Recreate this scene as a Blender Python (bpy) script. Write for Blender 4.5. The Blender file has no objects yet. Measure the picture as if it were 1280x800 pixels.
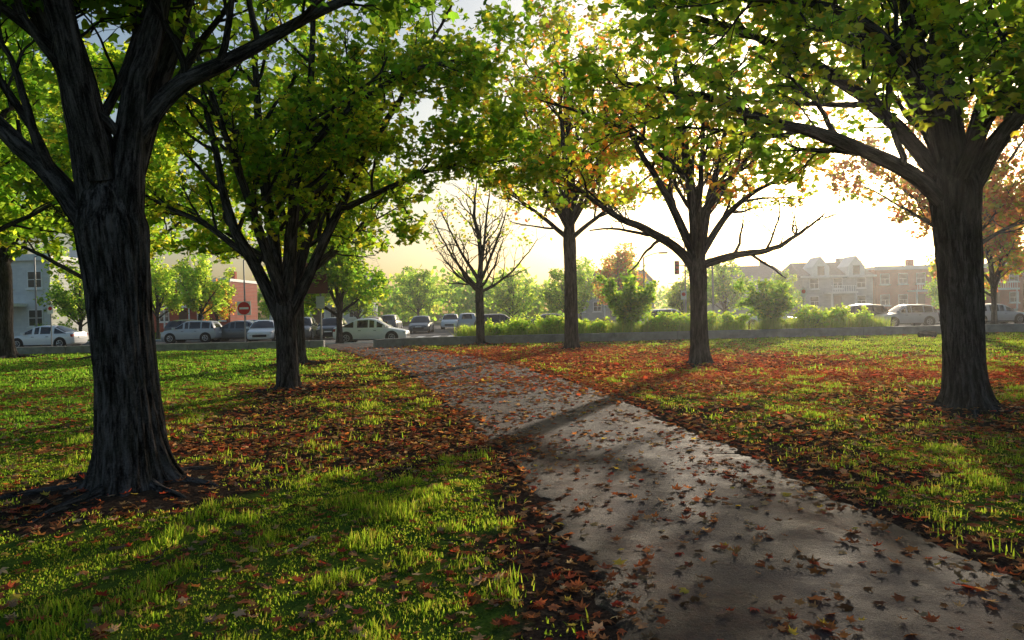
import bpy, math, numpy as np
from mathutils import Matrix, Vector
rng = np.random.default_rng(7)
SC = bpy.context.scene
COL = SC.collection

# ------------------------------------------------------------------ utils
def unit(v): return v/np.maximum(np.linalg.norm(v,axis=-1,keepdims=True),1e-9)
_lat={}
def vnoise(x,y,scale=1.0,seed=0):
    if seed not in _lat: _lat[seed]=np.random.default_rng(1000+seed).random((256,256))
    L=_lat[seed]; x=np.asarray(x,float)/scale+1000; y=np.asarray(y,float)/scale+1000
    xi=np.floor(x).astype(int); yi=np.floor(y).astype(int); fx=x-xi; fy=y-yi
    fx=fx*fx*(3-2*fx); fy=fy*fy*(3-2*fy)
    g=lambda a,b:L[a%256,b%256]
    return (g(xi,yi)*(1-fx)+g(xi+1,yi)*fx)*(1-fy)+(g(xi,yi+1)*(1-fx)+g(xi+1,yi+1)*fx)*fy
def fbm(x,y,scale,seed=0):
    return (vnoise(x,y,scale,seed)*.5+vnoise(x,y,scale*.5,seed+1)*.3+vnoise(x,y,scale*.25,seed+2)*.2)
def sstep(a,b,x):
    t=np.clip((x-a)/(b-a),0,1); return t*t*(3-2*t)

def np_mesh(name,V,F,mats,attrs=None,smooth=False,midx=None):
    me=bpy.data.meshes.new(name)
    V=np.ascontiguousarray(V,dtype=np.float32)
    if not isinstance(F,list): F=[F]
    F=[f for f in F if len(f)]
    me.vertices.add(len(V)); me.vertices.foreach_set("co",V.ravel())
    lv=np.concatenate([f.ravel() for f in F]).astype(np.int32)
    tot=np.concatenate([np.full(len(f),f.shape[1],dtype=np.int32) for f in F])
    ls=np.concatenate([[0],np.cumsum(tot)[:-1]]).astype(np.int32)
    me.loops.add(len(lv)); me.loops.foreach_set("vertex_index",lv)
    me.polygons.add(len(tot)); me.polygons.foreach_set("loop_start",ls)
    me.polygons.foreach_set("use_smooth",np.full(len(tot),smooth,dtype=bool))
    if midx is not None: me.polygons.foreach_set("material_index",np.asarray(midx,dtype=np.int32))
    for k,(typ,arr) in (attrs or {}).items():
        a=me.attributes.new(k,typ,'POINT')
        arr=np.ascontiguousarray(arr,dtype=np.float32)
        a.data.foreach_set("color" if typ=='FLOAT_COLOR' else ("vector" if typ=='FLOAT_VECTOR' else "value"),arr.ravel())
    me.update(calc_edges=True); me.validate()
    for m in mats: me.materials.append(m)
    return me
def obj(name,me,parent=None,loc=None,rotz=0,scale=None):
    o=bpy.data.objects.new(name,me); COL.objects.link(o)
    if parent is not None: o.parent=parent
    if loc is not None: o.location=loc
    if rotz: o.rotation_euler[2]=rotz
    if scale is not None: o.scale=scale
    return o
def empty(name,loc=(0,0,0),rotz=0,scale=None):
    return obj(name,None,None,loc,rotz,scale)

class MB:
    def __init__(s): s.v=[];s.f=[];s.m=[]
    def add(s,vs,fs,m=0):
        b=len(s.v); s.v+= [tuple(v) for v in vs]; s.f+=[tuple(b+i for i in f) for f in fs]; s.m+=[m]*len(fs)
    def box(s,x0,x1,y0,y1,z0,z1,m=0):
        s.add([(x0,y0,z0),(x1,y0,z0),(x1,y1,z0),(x0,y1,z0),(x0,y0,z1),(x1,y0,z1),(x1,y1,z1),(x0,y1,z1)],
              [(0,3,2,1),(4,5,6,7),(0,1,5,4),(1,2,6,5),(2,3,7,6),(3,0,4,7)],m)
    def cyl(s,p0,p1,r0,r1,n=12,m=0,caps=True):
        p0=Vector(p0);p1=Vector(p1);d=(p1-p0).normalized()
        a=d.orthogonal().normalized();b=d.cross(a)
        vs=[];
        for p,r in((p0,r0),(p1,r1)):
            for i in range(n):
                t=2*math.pi*i/n; vs.append(p+a*math.cos(t)*r+b*math.sin(t)*r)
        fs=[(i,(i+1)%n,n+(i+1)%n,n+i) for i in range(n)]
        if caps: fs+= [tuple(range(n-1,-1,-1)),tuple(range(n,2*n))]
        s.add(vs,fs,m)
    def obj(s,name,mats,parent=None,smooth=False,bevel=0,**k):
        me=bpy.data.meshes.new(name); me.from_pydata(s.v,[],s.f)
        for m in mats: me.materials.append(m)
        me.polygons.foreach_set("material_index",s.m)
        if smooth:
            me.polygons.foreach_set("use_smooth",[True]*len(s.f)); me.set_sharp_from_angle(angle=math.radians(38))
        me.update()
        o=obj(name,me,parent,**k)
        if bevel:
            b=o.modifiers.new("bev",'BEVEL'); b.width=bevel; b.segments=2
        return o

# ------------------------------------------------------------------ materials
def mat(name):
    m=bpy.data.materials.new(name); m.use_nodes=True
    nt=m.node_tree; nt.nodes.clear()
    out=nt.nodes.new('ShaderNodeOutputMaterial')
    return m,nt,out
def N(nt,t,**k):
    n=nt.nodes.new(t)
    for a,b in k.items(): setattr(n,a,b)
    return n
def noise(nt,vec,scale,detail=4,rough=.6,dist=0):
    n=N(nt,'ShaderNodeTexNoise'); n.inputs['Scale'].default_value=scale; n.inputs['Detail'].default_value=detail
    n.inputs['Roughness'].default_value=rough; n.inputs['Distortion'].default_value=dist
    if vec is not None: nt.links.new(vec,n.inputs['Vector'])
    return n
def ramp(nt,fac,stops,interp='LINEAR'):
    r=N(nt,'ShaderNodeValToRGB'); r.color_ramp.interpolation=interp
    e=r.color_ramp.elements
    while len(e)<len(stops): e.new(.5)
    for i,(p,c) in enumerate(stops):
        e[i].position=p; e[i].color=(c[0],c[1],c[2],1) if hasattr(c,'__len__') else (c,c,c,1)
    nt.links.new(fac,r.inputs[0]); return r.outputs[0]
def mix(nt,fac,a,b,mode='MIX'):
    n=N(nt,'ShaderNodeMix',data_type='RGBA',blend_type=mode)
    for s,i in((fac,0),(a,6),(b,7)):
        if isinstance(s,(int,float)): n.inputs[i].default_value=s
        elif isinstance(s,tuple): n.inputs[i].default_value=(s[0],s[1],s[2],1)
        else: nt.links.new(s,n.inputs[i])
    return n.outputs[2]
def math_(nt,op,a,b=None):
    n=N(nt,'ShaderNodeMath',operation=op)
    for s,i in((a,0),(b,1)):
        if s is None: continue
        if isinstance(s,(int,float)): n.inputs[i].default_value=s
        else: nt.links.new(s,n.inputs[i])
    return n.outputs[0]
def bump(nt,h,strength=.5,dist=.02):
    b=N(nt,'ShaderNodeBump'); b.inputs['Strength'].default_value=strength; b.inputs['Distance'].default_value=dist
    nt.links.new(h,b.inputs['Height']); return b.outputs[0]
def principled(nt,out,col,rough=.8,nrm=None,metal=0,spec=.3,coat=0):
    p=N(nt,'ShaderNodeBsdfPrincipled')
    if isinstance(col,tuple): p.inputs['Base Color'].default_value=(*col[:3],1)
    else: nt.links.new(col,p.inputs['Base Color'])
    if isinstance(rough,(int,float)): p.inputs['Roughness'].default_value=rough
    else: nt.links.new(rough,p.inputs['Roughness'])
    p.inputs['Metallic'].default_value=metal; p.inputs['Specular IOR Level'].default_value=spec
    p.inputs['Coat Weight'].default_value=coat
    if nrm is not None: nt.links.new(nrm,p.inputs['Normal'])
    nt.links.new(p.outputs[0],out.inputs[0]); return p
def diffuse(nt,out,col,nrm=None):
    p=N(nt,'ShaderNodeBsdfDiffuse'); nt.links.new(col,p.inputs[0]); p.inputs['Roughness'].default_value=.6
    if nrm is not None: nt.links.new(nrm,p.inputs['Normal'])
    nt.links.new(p.outputs[0],out.inputs[0])
def simple(name,col,rough=.7,metal=0,spec=.3,var=.25,scale=6,coat=0,bmp=0.0):
    m,nt,out=mat(name)
    tc=N(nt,'ShaderNodeTexCoord'); n=noise(nt,tc.outputs['Object'],scale,5)
    c=ramp(nt,n.outputs[0],[(.3,tuple(x*(1-var) for x in col)),(.7,tuple(min(1,x*(1+var)) for x in col))])
    nr=bump(nt,n.outputs[0],bmp,.02) if bmp else None
    principled(nt,out,c,rough,nr,metal,spec,coat); return m

def leaf_mat(name,trans=.5,boost=2.2):
    m,nt,out=mat(name)
    a=N(nt,'ShaderNodeAttribute',attribute_name='Col')
    d=N(nt,'ShaderNodeBsdfDiffuse'); t=N(nt,'ShaderNodeBsdfTranslucent')
    nt.links.new(a.outputs['Color'],d.inputs[0])
    tb=mix(nt,1.0,a.outputs['Color'],(boost*1.1,boost,boost*.6),'MULTIPLY')
    nt.links.new(tb,t.inputs[0])
    mx=N(nt,'ShaderNodeMixShader'); mx.inputs[0].default_value=trans
    nt.links.new(d.outputs[0],mx.inputs[1]); nt.links.new(t.outputs[0],mx.inputs[2])
    nt.links.new(mx.outputs[0],out.inputs[0]); return m
M_leaf=leaf_mat('maple_leaves',.65,4.8)
M_grass=leaf_mat('grass_blades',.5,3.3)
M_litter=leaf_mat('fallen_leaf',.35,2.1)

def bark_mat(name,c0,c1,c2):
    m,nt,out=mat(name)
    a=N(nt,'ShaderNodeAttribute',attribute_name='bk')
    mp=N(nt,'ShaderNodeMapping'); mp.inputs['Scale'].default_value=(1,1,.13); nt.links.new(a.outputs['Vector'],mp.inputs[0])
    n1=noise(nt,mp.outputs[0],34,7,.7,.9)
    n0=noise(nt,mp.outputs[0],16,4,.6,.6)
    n2=noise(nt,a.outputs['Vector'],5,4); n3=noise(nt,a.outputs['Vector'],70,3)
    h=math_(nt,'ADD',math_(nt,'MULTIPLY',n0.outputs[0],.42),math_(nt,'MULTIPLY',n1.outputs[0],.5))
    h=math_(nt,'ADD',h,math_(nt,'MULTIPLY',n3.outputs[0],.16))
    c=ramp(nt,h,[(.46,c0),(.53,c1),(.63,c2)])
    c=mix(nt,ramp(nt,n2.outputs[0],[(.45,0.0),(.7,.35)]),c,(.045,.052,.035))
    diffuse(nt,out,c,bump(nt,h,1.0,.06)); return m
M_bark=bark_mat('maple_bark',(.007,.006,.006),(.052,.045,.043),(.16,.142,.14))

# ------------------------------------------------------------------ path shape
PY=np.array([-6,1,3.5,4.9,6.2,8.4,11,16,24,30.5,34.5,38.9])
PL=np.array([.8,.6,.42,.36,.18,-.22,-.85,-1.95,-4.4,-7.0,-9.0,-10.2])
RY=np.array([-6,1,3.8,4.6,6,8.1,11.4,16.3,23.4,31,34.5,38.9])
RX=np.array([3.4,3.05,2.9,2.75,2.55,2.4,2.1,1.15,-.6,-4.1,-6.2,-6.6])
def smooth_interp(y,ys,xs):
    y=np.asarray(y,float); acc=0
    for o,w in((-1.2,.2),(-.6,.2),(0,.2),(.6,.2),(1.2,.2)): acc=acc+w*np.interp(y+o*np.clip(y/10,.2,1.5),ys,xs)
    return acc
def pl(y): return smooth_interp(y,PY,PL)
def pr(y): return smooth_interp(y,RY,RX)
def pdist(x,y): return np.maximum(pl(y)-x,x-pr(y))   # negative inside the path

TREES={'T1':(-3.6,6.75),'T2':(-4.72,15.06),'T2b':(-7.0,23.6),'T3':(5.04,19.4),'T4':(2.3,27.9),'T5':(-1.5,33.8),
       'T6':(6.49,10.3),'T7':(21.2,33.8),'T8':(-22.6,32),'T9':(-15.5,18.5),'T10':(-17.0,30)}
def tree_d(x,y):
    d=np.full(np.shape(x),99.)
    for k,(a,b) in TREES.items(): d=np.minimum(d,np.hypot(x-a,y-b))
    return d
def gz(x,y):
    base=(fbm(x,y,1.6,3)-.5)*.07+(fbm(x,y,.5,9)-.5)*.03
    td=tree_d(x,y); base=base+.07*np.exp(-(td/.8)**2)
    pd=pdist(x,y); k=sstep(-.05,.4,pd); k0=sstep(-.35,-.1,pd)
    z=base*k+.012*k0-.03*(1-k0)
    far=sstep(34.9,35.2,y)
    z=z*(1-far)+0.0*far
    return np.where(y>38.4,-.16,z)
def red_mask(x,y):
    c=fbm(x,y,2.0,40)
    a=1.1*np.exp(-(((x-5.5)/6.2)**2+((y-18.5)/4.8)**2))+.95*np.exp(-(((x-1.0)/5)**2+((y-27)/5.5)**2))+.8*np.exp(-(((x-10.5)/3)**2+((y-16.5)/3)**2))
    a=a*sstep(8.5,12.5,y)
    return np.clip(a*(.5+1.0*c),0,1)
def grass_mask(x,y):
    pd=pdist(x,y)
    left=x<pl(y)
    w=np.where(left,.6*sstep(11,4,y)+.35,.7)
    m=sstep(0.0,1,pd/w*(.6+.8*fbm(x,y,.7,20)))
    m=m*sstep(.6,1.8,tree_d(x,y)+1.2*(fbm(x,y,.8,25)-.5))
    n=fbm(x,y,1.1,30)
    lush=np.clip(sstep(-4.4,-6.2,x+.15*(y-12))*sstep(7.0,10,y)+sstep(8.5,11,x)*sstep(12,17,y)+.3*sstep(7.6,5.8,y)*(x<0),0,1)
    thin=sstep(.37,.57,n+.5*lush)*.8+.16
    band=np.exp(-((y-(9.3-.15*x))/1.9)**2)*(x<0)*(x>-6)
    m=m*np.clip(thin*(1-.75*band)+.85*lush,0,1)
    m=m*(1-.5*red_mask(x,y)*(1-lush))
    m=m*np.where((x>2)&(y<12),.85,1)
    return m

# ------------------------------------------------------------------ ground
def axis(lo,hi,step,far,g=1.12):
    a=list(np.arange(lo,hi,step)); s=step; x=a[-1]
    while x<far: s*=g; x+=s; a.append(x)
    s=step; x=a[0]; b=[]
    while x>-far: s*=g; x-=s; b.append(x)
    return np.array(b[::-1]+a)
gx=axis(-9,9,.12,900); gy=axis(1.5,17,.12,900)
gy=np.sort(np.unique(np.concatenate([gy,[38.38,38.42,34.9,35.2]])))
X,Y=np.meshgrid(gx,gy); Xf,Yf=X.ravel(),Y.ravel()
Z=gz(Xf,Yf)
nx,ny=len(gx),len(gy)
i=np.arange((nx-1)*(ny-1)); r=i//(nx-1); c=i%(nx-1); b=r*nx+c
Fg=np.stack([b,b+1,b+nx+1,b+nx],1)
att=np.stack([grass_mask(Xf,Yf),sstep(.5,0,pdist(Xf,Yf)),red_mask(Xf,Yf),np.ones_like(Xf)],1)
m,nt,out=mat('park_ground')
a=N(nt,'ShaderNodeAttribute',attribute_name='zone'); sp=N(nt,'ShaderNodeSeparateColor'); nt.links.new(a.outputs['Color'],sp.inputs[0])
tc=N(nt,'ShaderNodeTexCoord'); o=tc.outputs['Object']
nf=noise(nt,o,30,6,.7); nm=noise(nt,o,3,5,.6); nl=noise(nt,o,.6,3)
soil=ramp(nt,nf.outputs[0],[(.3,(.018,.013,.011)),(.5,(.052,.035,.027)),(.72,(.12,.082,.057))])
grn=ramp(nt,nf.outputs[0],[(.3,(.025,.05,.008)),(.5,(.07,.13,.02)),(.75,(.14,.21,.03))])
grn=mix(nt,ramp(nt,nl.outputs[0],[(.4,0.0),(.65,.5)]),grn,(.14,.17,.03))
gm=math_(nt,'ADD',sp.outputs[0],math_(nt,'MULTIPLY',math_(nt,'SUBTRACT',nm.outputs[0],.5),.9))
base=mix(nt,ramp(nt,gm,[(.34,0.0),(.70,1.0)]),soil,grn)
v=N(nt,'ShaderNodeTexVoronoi'); v.inputs['Scale'].default_value=11; nt.links.new(o,v.inputs['Vector'])
vs=N(nt,'ShaderNodeSeparateColor'); nt.links.new(v.outputs['Color'],vs.inputs[0])
lc=ramp(nt,vs.outputs[0],[(0,(.08,.03,.018)),(.35,(.20,.06,.03)),(.6,(.32,.08,.045)),(.85,(.38,.15,.06)),(1,(.2,.03,.025))])
cover=math_(nt,'LESS_THAN',vs.outputs[1],math_(nt,'ADD',math_(nt,'MULTIPLY',sp.outputs[2],.85),.08))
shape=math_(nt,'LESS_THAN',v.outputs['Distance'],.48)
base=mix(nt,math_(nt,'MULTIPLY',cover,shape),base,lc)
hh=math_(nt,'ADD',nf.outputs[0],math_(nt,'MULTIPLY',nm.outputs[0],1.0))
diffuse(nt,out,base,bump(nt,hh,.8,.05))
obj('ground',np_mesh('ground',np.stack([Xf,Yf,Z],1),Fg,[m],{'zone':('FLOAT_COLOR',att)},True))

# path
ys=np.concatenate([np.arange(-6,14,.06),np.arange(14,39,.2)]); nc=40
us=np.linspace(0,1,nc)
L=pl(ys)+(fbm(ys,ys*0,.35,50)-.5)*.34+(fbm(ys,ys*0,2.,53)-.5)*.25; R=pr(ys)+(fbm(ys,ys*0+9,.35,56)-.5)*.36+(fbm(ys,ys*0,2.3,58)-.5)*.25
PX=L[:,None]*(1-us)+R[:,None]*us; PYY=np.repeat(ys[:,None],nc,1)
def path_prof(u,x,y): return .020+.012*(1-(2*np.clip(u,0,1)-1)**2)+(fbm(x,y,1.3,60)-.5)*.022
PZ=path_prof(us[None],PX,PYY)
PZ[:, [0,-1]]=.0
V=np.stack([PX.ravel(),PYY.ravel(),PZ.ravel()],1)
n=len(ys); i=np.arange((nc-1)*(n-1)); r=i//(nc-1); c=i%(nc-1); b=r*nc+c
Fp=np.stack([b,b+1,b+nc+1,b+nc],1)
edge=np.repeat((np.minimum(us,1-us)*2)[None],n,0)
m,nt,out=mat('worn_asphalt_path')
tc=N(nt,'ShaderNodeTexCoord'); o=tc.outputs['Object']
a=N(nt,'ShaderNodeAttribute',attribute_name='edge')
nf=noise(nt,o,80,4,.8); nm=noise(nt,o,.9,6,.65,.4); nn=noise(nt,o,12,5,.7); nw=noise(nt,o,2.6,4,.6)
ag=ramp(nt,nf.outputs[0],[(.34,(.010,.009,.013)),(.5,(.036,.031,.040)),(.68,(.10,.085,.098))])
dirt=ramp(nt,nn.outputs[0],[(.3,(.042,.019,.013)),(.7,(.15,.068,.042))])
dm=math_(nt,'ADD',nm.outputs[0],math_(nt,'MULTIPLY',math_(nt,'SUBTRACT',.4,a.outputs['Fac']),.45))
c=mix(nt,ramp(nt,dm,[(.34,0.12),(.58,.85)]),ag,dirt)
c=mix(nt,ramp(nt,nf.outputs[0],[(.56,0.0),(.76,.28)]),c,(.16,.13,.125))
c=mix(nt,1.0,c,ramp(nt,nw.outputs[0],[(.3,(.65,.63,.66)),(.7,(1.12,1.05,1.05))]),'MULTIPLY')
edgem=ramp(nt,math_(nt,'ADD',a.outputs['Fac'],math_(nt,'MULTIPLY',math_(nt,'SUBTRACT',nn.outputs[0],.5),.5)),[(.08,1.0),(.34,0.0)])
c=mix(nt,edgem,c,(.032,.021,.016))
hh=math_(nt,'ADD',math_(nt,'MULTIPLY',nf.outputs[0],.6),nn.outputs[0])
principled(nt,out,c,ramp(nt,nw.outputs[0],[(.35,.66),(.65,.88)]),bump(nt,hh,1.0,.026),0,.3)
obj('path',np_mesh('path',V,Fp,[m],{'edge':('FLOAT',edge.ravel())},True))

# ------------------------------------------------------------------ leaf templates
MAPLE=np.array([(0,0,0),(0,-.3,0),(.3,-.36,.5),(.2,-.1,.15),(.36,-.02,.3),(.54,.17,.8),(.24,.17,.2),(.22,.36,.4),(.09,.3,.2),(0,.62,.9),
                (-.09,.3,.2),(-.22,.36,.4),(-.24,.17,.2),(-.54,.17,.8),(-.36,-.02,.3),(-.2,-.1,.15),(-.3,-.36,.5)],float)
MAPLE_F=np.array([(0,i,i+1) for i in range(1,16)]+[(0,16,1)])
STAR=np.array([(0,-.32,0),(.34,-.2,.3),(.5,.16,.5),(.17,.2,.1),(0,.6,.5),(-.17,.2,.1),(-.5,.16,.5),(-.34,-.2,.3)],float)
STAR_F=np.array([(0,1,3),(1,2,3),(0,3,5),(3,4,5),(0,5,7),(5,6,7)])
DIA=np.array([(0,-.45,0),(.42,.05,.35),(0,.5,.1),(-.42,.05,.35)],float)
DIA_F=np.array([(0,1,2),(0,2,3)])
def rots(yaw,tilt,roll):
    cz,sz=np.cos(yaw),np.sin(yaw); cx,sx=np.cos(tilt),np.sin(tilt); cy,sy=np.cos(roll),np.sin(roll)
    o=np.zeros_like(yaw); I=np.ones_like(yaw)
    Rz=np.stack([cz,-sz,o,sz,cz,o,o,o,I],1).reshape(-1,3,3)
    Rx=np.stack([I,o,o,o,cx,-sx,o,sx,cx],1).reshape(-1,3,3)
    Ry=np.stack([cy,o,sy,o,I,o,-sy,o,cy],1).reshape(-1,3,3)
    return Rz@Rx@Ry
def place(T,F,pos,R,s,curl):
    t=T[None]*np.array([1,1,0])+T[None]*np.array([0,0,1])*curl[:,None,None]
    V=np.einsum('nij,nvj->nvi',R,t)*s[:,None,None]+pos[:,None]
    n=len(pos); k=len(T)
    FF=F[None]+(np.arange(n)*k)[:,None,None]
    return V.reshape(-1,3),FF.reshape(-1,F.shape[1])
def pick(pal,n,jit=.25,g=rng):
    pal=np.array([p[:3] for p in pal]); w=None
    i=g.integers(0,len(pal),n); c=pal[i]*(1+jit*(g.random((n,1))*2-1))*(1+.12*(g.random((n,3))*2-1))
    return np.clip(c,0,1)
def leafmesh(name,T,F,pos,R,s,curl,col,M):
    V,FF=place(T,F,pos,R,s,curl)
    C=np.repeat(np.concatenate([col,np.ones((len(col),1))],1),len(T),0)
    return np_mesh(name,V,FF,[M],{'Col':('FLOAT_COLOR',C)})

# ------------------------------------------------------------------ trees
def resample(pts,K):
    pts=np.array(pts,float)
    P=np.vstack([2*pts[0]-pts[1],pts,2*pts[-1]-pts[-2]]); o=[]
    n=len(pts)-1
    for t in np.linspace(0,n-1e-6,K):
        i=int(t); f=t-i; p0,p1,p2,p3=P[i:i+4]
        o.append(.5*((2*p1)+(-p0+p2)*f+(2*p0-5*p1+4*p2-p3)*f*f+(-p0+3*p1-3*p2+p3)*f**3))
    return np.array(o)
def tubes(P,R,sides,ridge=0,g=rng):
    Nn,K,_=P.shape
    T=np.gradient(P,axis=1); T=unit(T)
    d=unit(P[:,-1]-P[:,0]); ax=np.zeros((Nn,3)); ax[np.arange(Nn),np.argmin(np.abs(d),1)]=1
    A=unit(np.cross(T,ax[:,None])); B=np.cross(T,A)
    th=np.linspace(0,2*np.pi,sides,endpoint=False)
    seg=np.linalg.norm(np.diff(P,axis=1),axis=2); s=np.concatenate([np.zeros((Nn,1)),np.cumsum(seg,1)],1)+g.random((Nn,1))*20
    rr=R[:,:,None]*np.ones(sides)
    if ridge:
        S=s[:,:,None]; t=th[None,None]
        k=max(7,int(sides/7))
        w=1.6*(vnoise(np.cos(t)*2+S*0,S*1.3+np.sin(t)*2,1,77)-.5)*3
        rg=np.abs(np.sin(t*k/2.+w+.8*np.sin(S*1.7)))**.6
        rg=rg*(.6+.6*vnoise(np.cos(t)*4,S*5+np.sin(t)*4,1,78))
        rr=rr+ridge*(rg-.5)+ .05*R[:,:,None]*np.sin(2*t+S*1.3)+.12*R[:,:,None]*(vnoise(np.cos(t)*1.5,S*1.1+np.sin(t)*1.5,1,79)-.5)
    V=P[:,:,None]+A[:,:,None]*np.cos(th)[:,None]*rr[...,None]+B[:,:,None]*np.sin(th)[:,None]*rr[...,None]
    r0=np.maximum(R,.03)[:,:,None]
    bk=np.stack([np.cos(th)*r0,np.sin(th)*r0,np.repeat(s[:,:,None],sides,2)],-1)
    base=(np.arange(Nn)*K*sides)[:,None,None]; k=np.arange(K-1)[None,:,None]; j=np.arange(sides)[None,None]; j2=(j+1)%sides
    F=np.stack([base+k*sides+j,base+k*sides+j2,base+(k+1)*sides+j2,base+(k+1)*sides+j],-1).reshape(-1,4)
    return V.reshape(-1,3),F,bk.reshape(-1,3)
class Acc:
    def __init__(s): s.V=[];s.F=[];s.B=[];s.n=0
    def add(s,t):
        V,F,B=t; s.V.append(V); s.F.append(F+s.n); s.B.append(B); s.n+=len(V)
    def mesh(s,name,M): return np_mesh(name,np.concatenate(s.V),np.concatenate(s.F),[M],{'bk':('FLOAT_VECTOR',np.concatenate(s.B))},True)
def grow(P,R,m,K,lmin,lmax,amin,amax,trop,g,tmin=.25,jit=.18,rf=.6,rcap=.05,plen=None,flat=0):
    Nn,Kp,_=P.shape
    idx=np.repeat(np.arange(Nn),m)
    t=tmin+(1-tmin)*((np.tile(np.arange(m),Nn)+g.random(Nn*m))/m); t=np.clip(t,0,.999)
    f=t*(Kp-1); i=f.astype(int); fr=(f-i)[:,None]
    p=P[idx,i]*(1-fr)+P[idx,i+1]*fr; T=unit(P[idx,i+1]-P[idx,i]); r=R[idx,i]*(1-fr[:,0])+R[idx,i+1]*fr[:,0]
    q=g.normal(size=p.shape); q[:,2]*=(1-flat); q=unit(q-T*np.sum(q*T,1,keepdims=True))
    a=g.uniform(amin,amax,len(p))[:,None]
    d=unit(np.cos(a)*T+np.sin(a)*q)
    Ln=g.uniform(lmin,lmax,len(p))*(1-.45*t)
    if plen is not None: Ln=Ln*plen[idx]
    out=np.empty((len(p),K,3)); out[:,0]=p; st=(Ln/(K-1))[:,None]
    for k in range(1,K):
        d=unit(d+g.normal(size=d.shape)*jit+np.array([0,0,trop])); out[:,k]=out[:,k-1]+d*st
    r0=np.minimum(r*rf,rcap)
    RR=r0[:,None]*np.linspace(1,.35,K)[None]
    return out,RR,Ln
GREEN=[(.055,.11,.014),(.07,.14,.017),(.09,.165,.02),(.06,.12,.015),(.13,.19,.022)]
YGREEN=[(.11,.165,.018),(.16,.205,.02),(.19,.22,.025),(.10,.155,.018),(.22,.20,.025)]
ORANGE=[(.30,.09,.025),(.34,.15,.035),(.28,.06,.022),(.24,.16,.03),(.30,.08,.03)]
MIXED=[(.13,.19,.022),(.18,.21,.025),(.30,.15,.03),(.12,.18,.02),(.32,.11,.035),(.11,.165,.02)]
RUST=[(.20,.085,.04),(.22,.12,.045),(.17,.06,.035),(.16,.15,.035),(.12,.16,.025)]
def build_tree(name,loc,trunk,limbs,seed,sides=48,rows=90,ridge=.02,flare=.9,pal=GREEN,m=(9,7,5),leaves=9,lsize=.125,zmin=3.,tmpl=(STAR,STAR_F),
               lim_sides=16,l1=(.30,.48),l2=(.7,1.25),l3=(.28,.6),roots=7,droop=0.,keep=None,tip=None,mbk=M_bark,gap=(.25,.48)):
    g=np.random.default_rng(seed); A=Acc()
    tp=np.array([t[:3] for t in trunk]); tr=np.array([t[3] for t in trunk])
    zz=np.linspace(0,1,rows)**1.3
    zt=tp[:,2]; zq=zz*zt[-1]
    P=np.stack([np.interp(zq,zt,tp[:,0]),np.interp(zq,zt,tp[:,1]),zq],1); P[0,2]=-.12
    ker=np.ones(5)/5
    R=np.interp(zq,zt,tr); Rp=np.pad(R,2,'edge'); R=np.convolve(Rp,ker,'valid')
    V,F,B=tubes(P[None],R[None],sides,ridge,g)
    Vr=V.reshape(rows,sides,3); th=np.linspace(0,2*np.pi,sides,endpoint=False)
    ph=g.random()*6; lobes=.55+.45*np.cos(5*th+ph+.7*np.sin(2*th+ph*2))
    fl=flare*np.exp(-np.maximum(zq,0)/.15)[:,None]*lobes+.22*np.exp(-zq/.4)[:,None]
    ctr=P[:,None]; dv=Vr-ctr; Vr=ctr+dv*(1+fl)[...,None]
    A.add((Vr.reshape(-1,3),F,B))
    if roots:
        rp=[];rr=[]
        for k in range(roots):
            a=2*np.pi*(k+g.uniform(-.3,.3))/roots; Ln=g.uniform(.5,1.1); r0=tr[0]
            pts=[(np.cos(a)*r0*.7,np.sin(a)*r0*.7,.10),(np.cos(a)*(r0+.2),np.sin(a)*(r0+.2),.045)]
            a2=a+g.uniform(-.5,.5)
            pts+= [(np.cos(a)*(r0+.2)+np.cos(a2)*Ln*.5,np.sin(a)*(r0+.2)+np.sin(a2)*Ln*.5,.03),(np.cos(a)*(r0+.2)+np.cos(a2)*Ln,np.sin(a)*(r0+.2)+np.sin(a2)*Ln,-.06)]
            rp.append(resample(pts,14)); rr.append(np.linspace(r0*.28,.015,14))
        A.add(tubes(np.array(rp),np.array(rr),10,.006,g))
    K=22; LP=[];LR=[]
    for l in limbs:
        pts,r0,r1=l; p=resample(pts,K); p=p+np.cumsum(g.normal(size=p.shape)*.022,0)*(np.linspace(0,1,K)[:,None])
        LP.append(p); LR.append(r0*(1-np.linspace(0,1,K))**.8*.97+r1)
    LP=np.array(LP);LR=np.array(LR)
    A.add(tubes(LP,LR,lim_sides,ridge*.5,g))
    plen=np.linalg.norm(np.diff(LP,axis=1),axis=2).sum(1)
    P1,R1,L1=grow(LP,LR,m[0],10,l1[0],l1[1],.45,1.05,.05,g,.22,.14,.55,.05,plen,.3)
    A.add(tubes(P1,R1,8,0,g))
    P2,R2,L2=grow(P1,R1,m[1],7,l2[0],l2[1],.4,1.0,.03-droop,g,.2,.18,.6,.018,None,.4)
    P2b,R2b,_=grow(LP,LR,m[1],7,l2[0],l2[1],.5,1.1,.03,g,.5,.18,.5,.018,None,.2)
    P2=np.concatenate([P2,P2b]);R2=np.concatenate([R2,R2b])
    ok=P2[:,-1,2]>zmin-.5
    if keep is not None: ok&=keep(P2[:,-1])
    P2,R2=P2[ok],R2[ok]
    A.add(tubes(P2,R2,4,0,g))
    P3,R3,_=grow(P2,R2,m[2],4,l3[0],l3[1],.4,1.1,-.05-droop,g,.15,.2,.6,.007,None,.4)
    A.add(tubes(P3,R3,3,0,g))
    n=len(P3)*leaves; idx=np.repeat(np.arange(len(P3)),leaves); t=g.random(n)**.7*2.999; i=t.astype(int); f=(t-i)[:,None]
    pos=P3[idx,i]*(1-f)+P3[idx,i+1]*f+g.normal(size=(n,3))*lsize*.55
    cl=fbm(pos[:,0]+pos[:,1]*.7,pos[:,2]*1.0+pos[:,1]*.4,1.1,seed%50+60)
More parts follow.
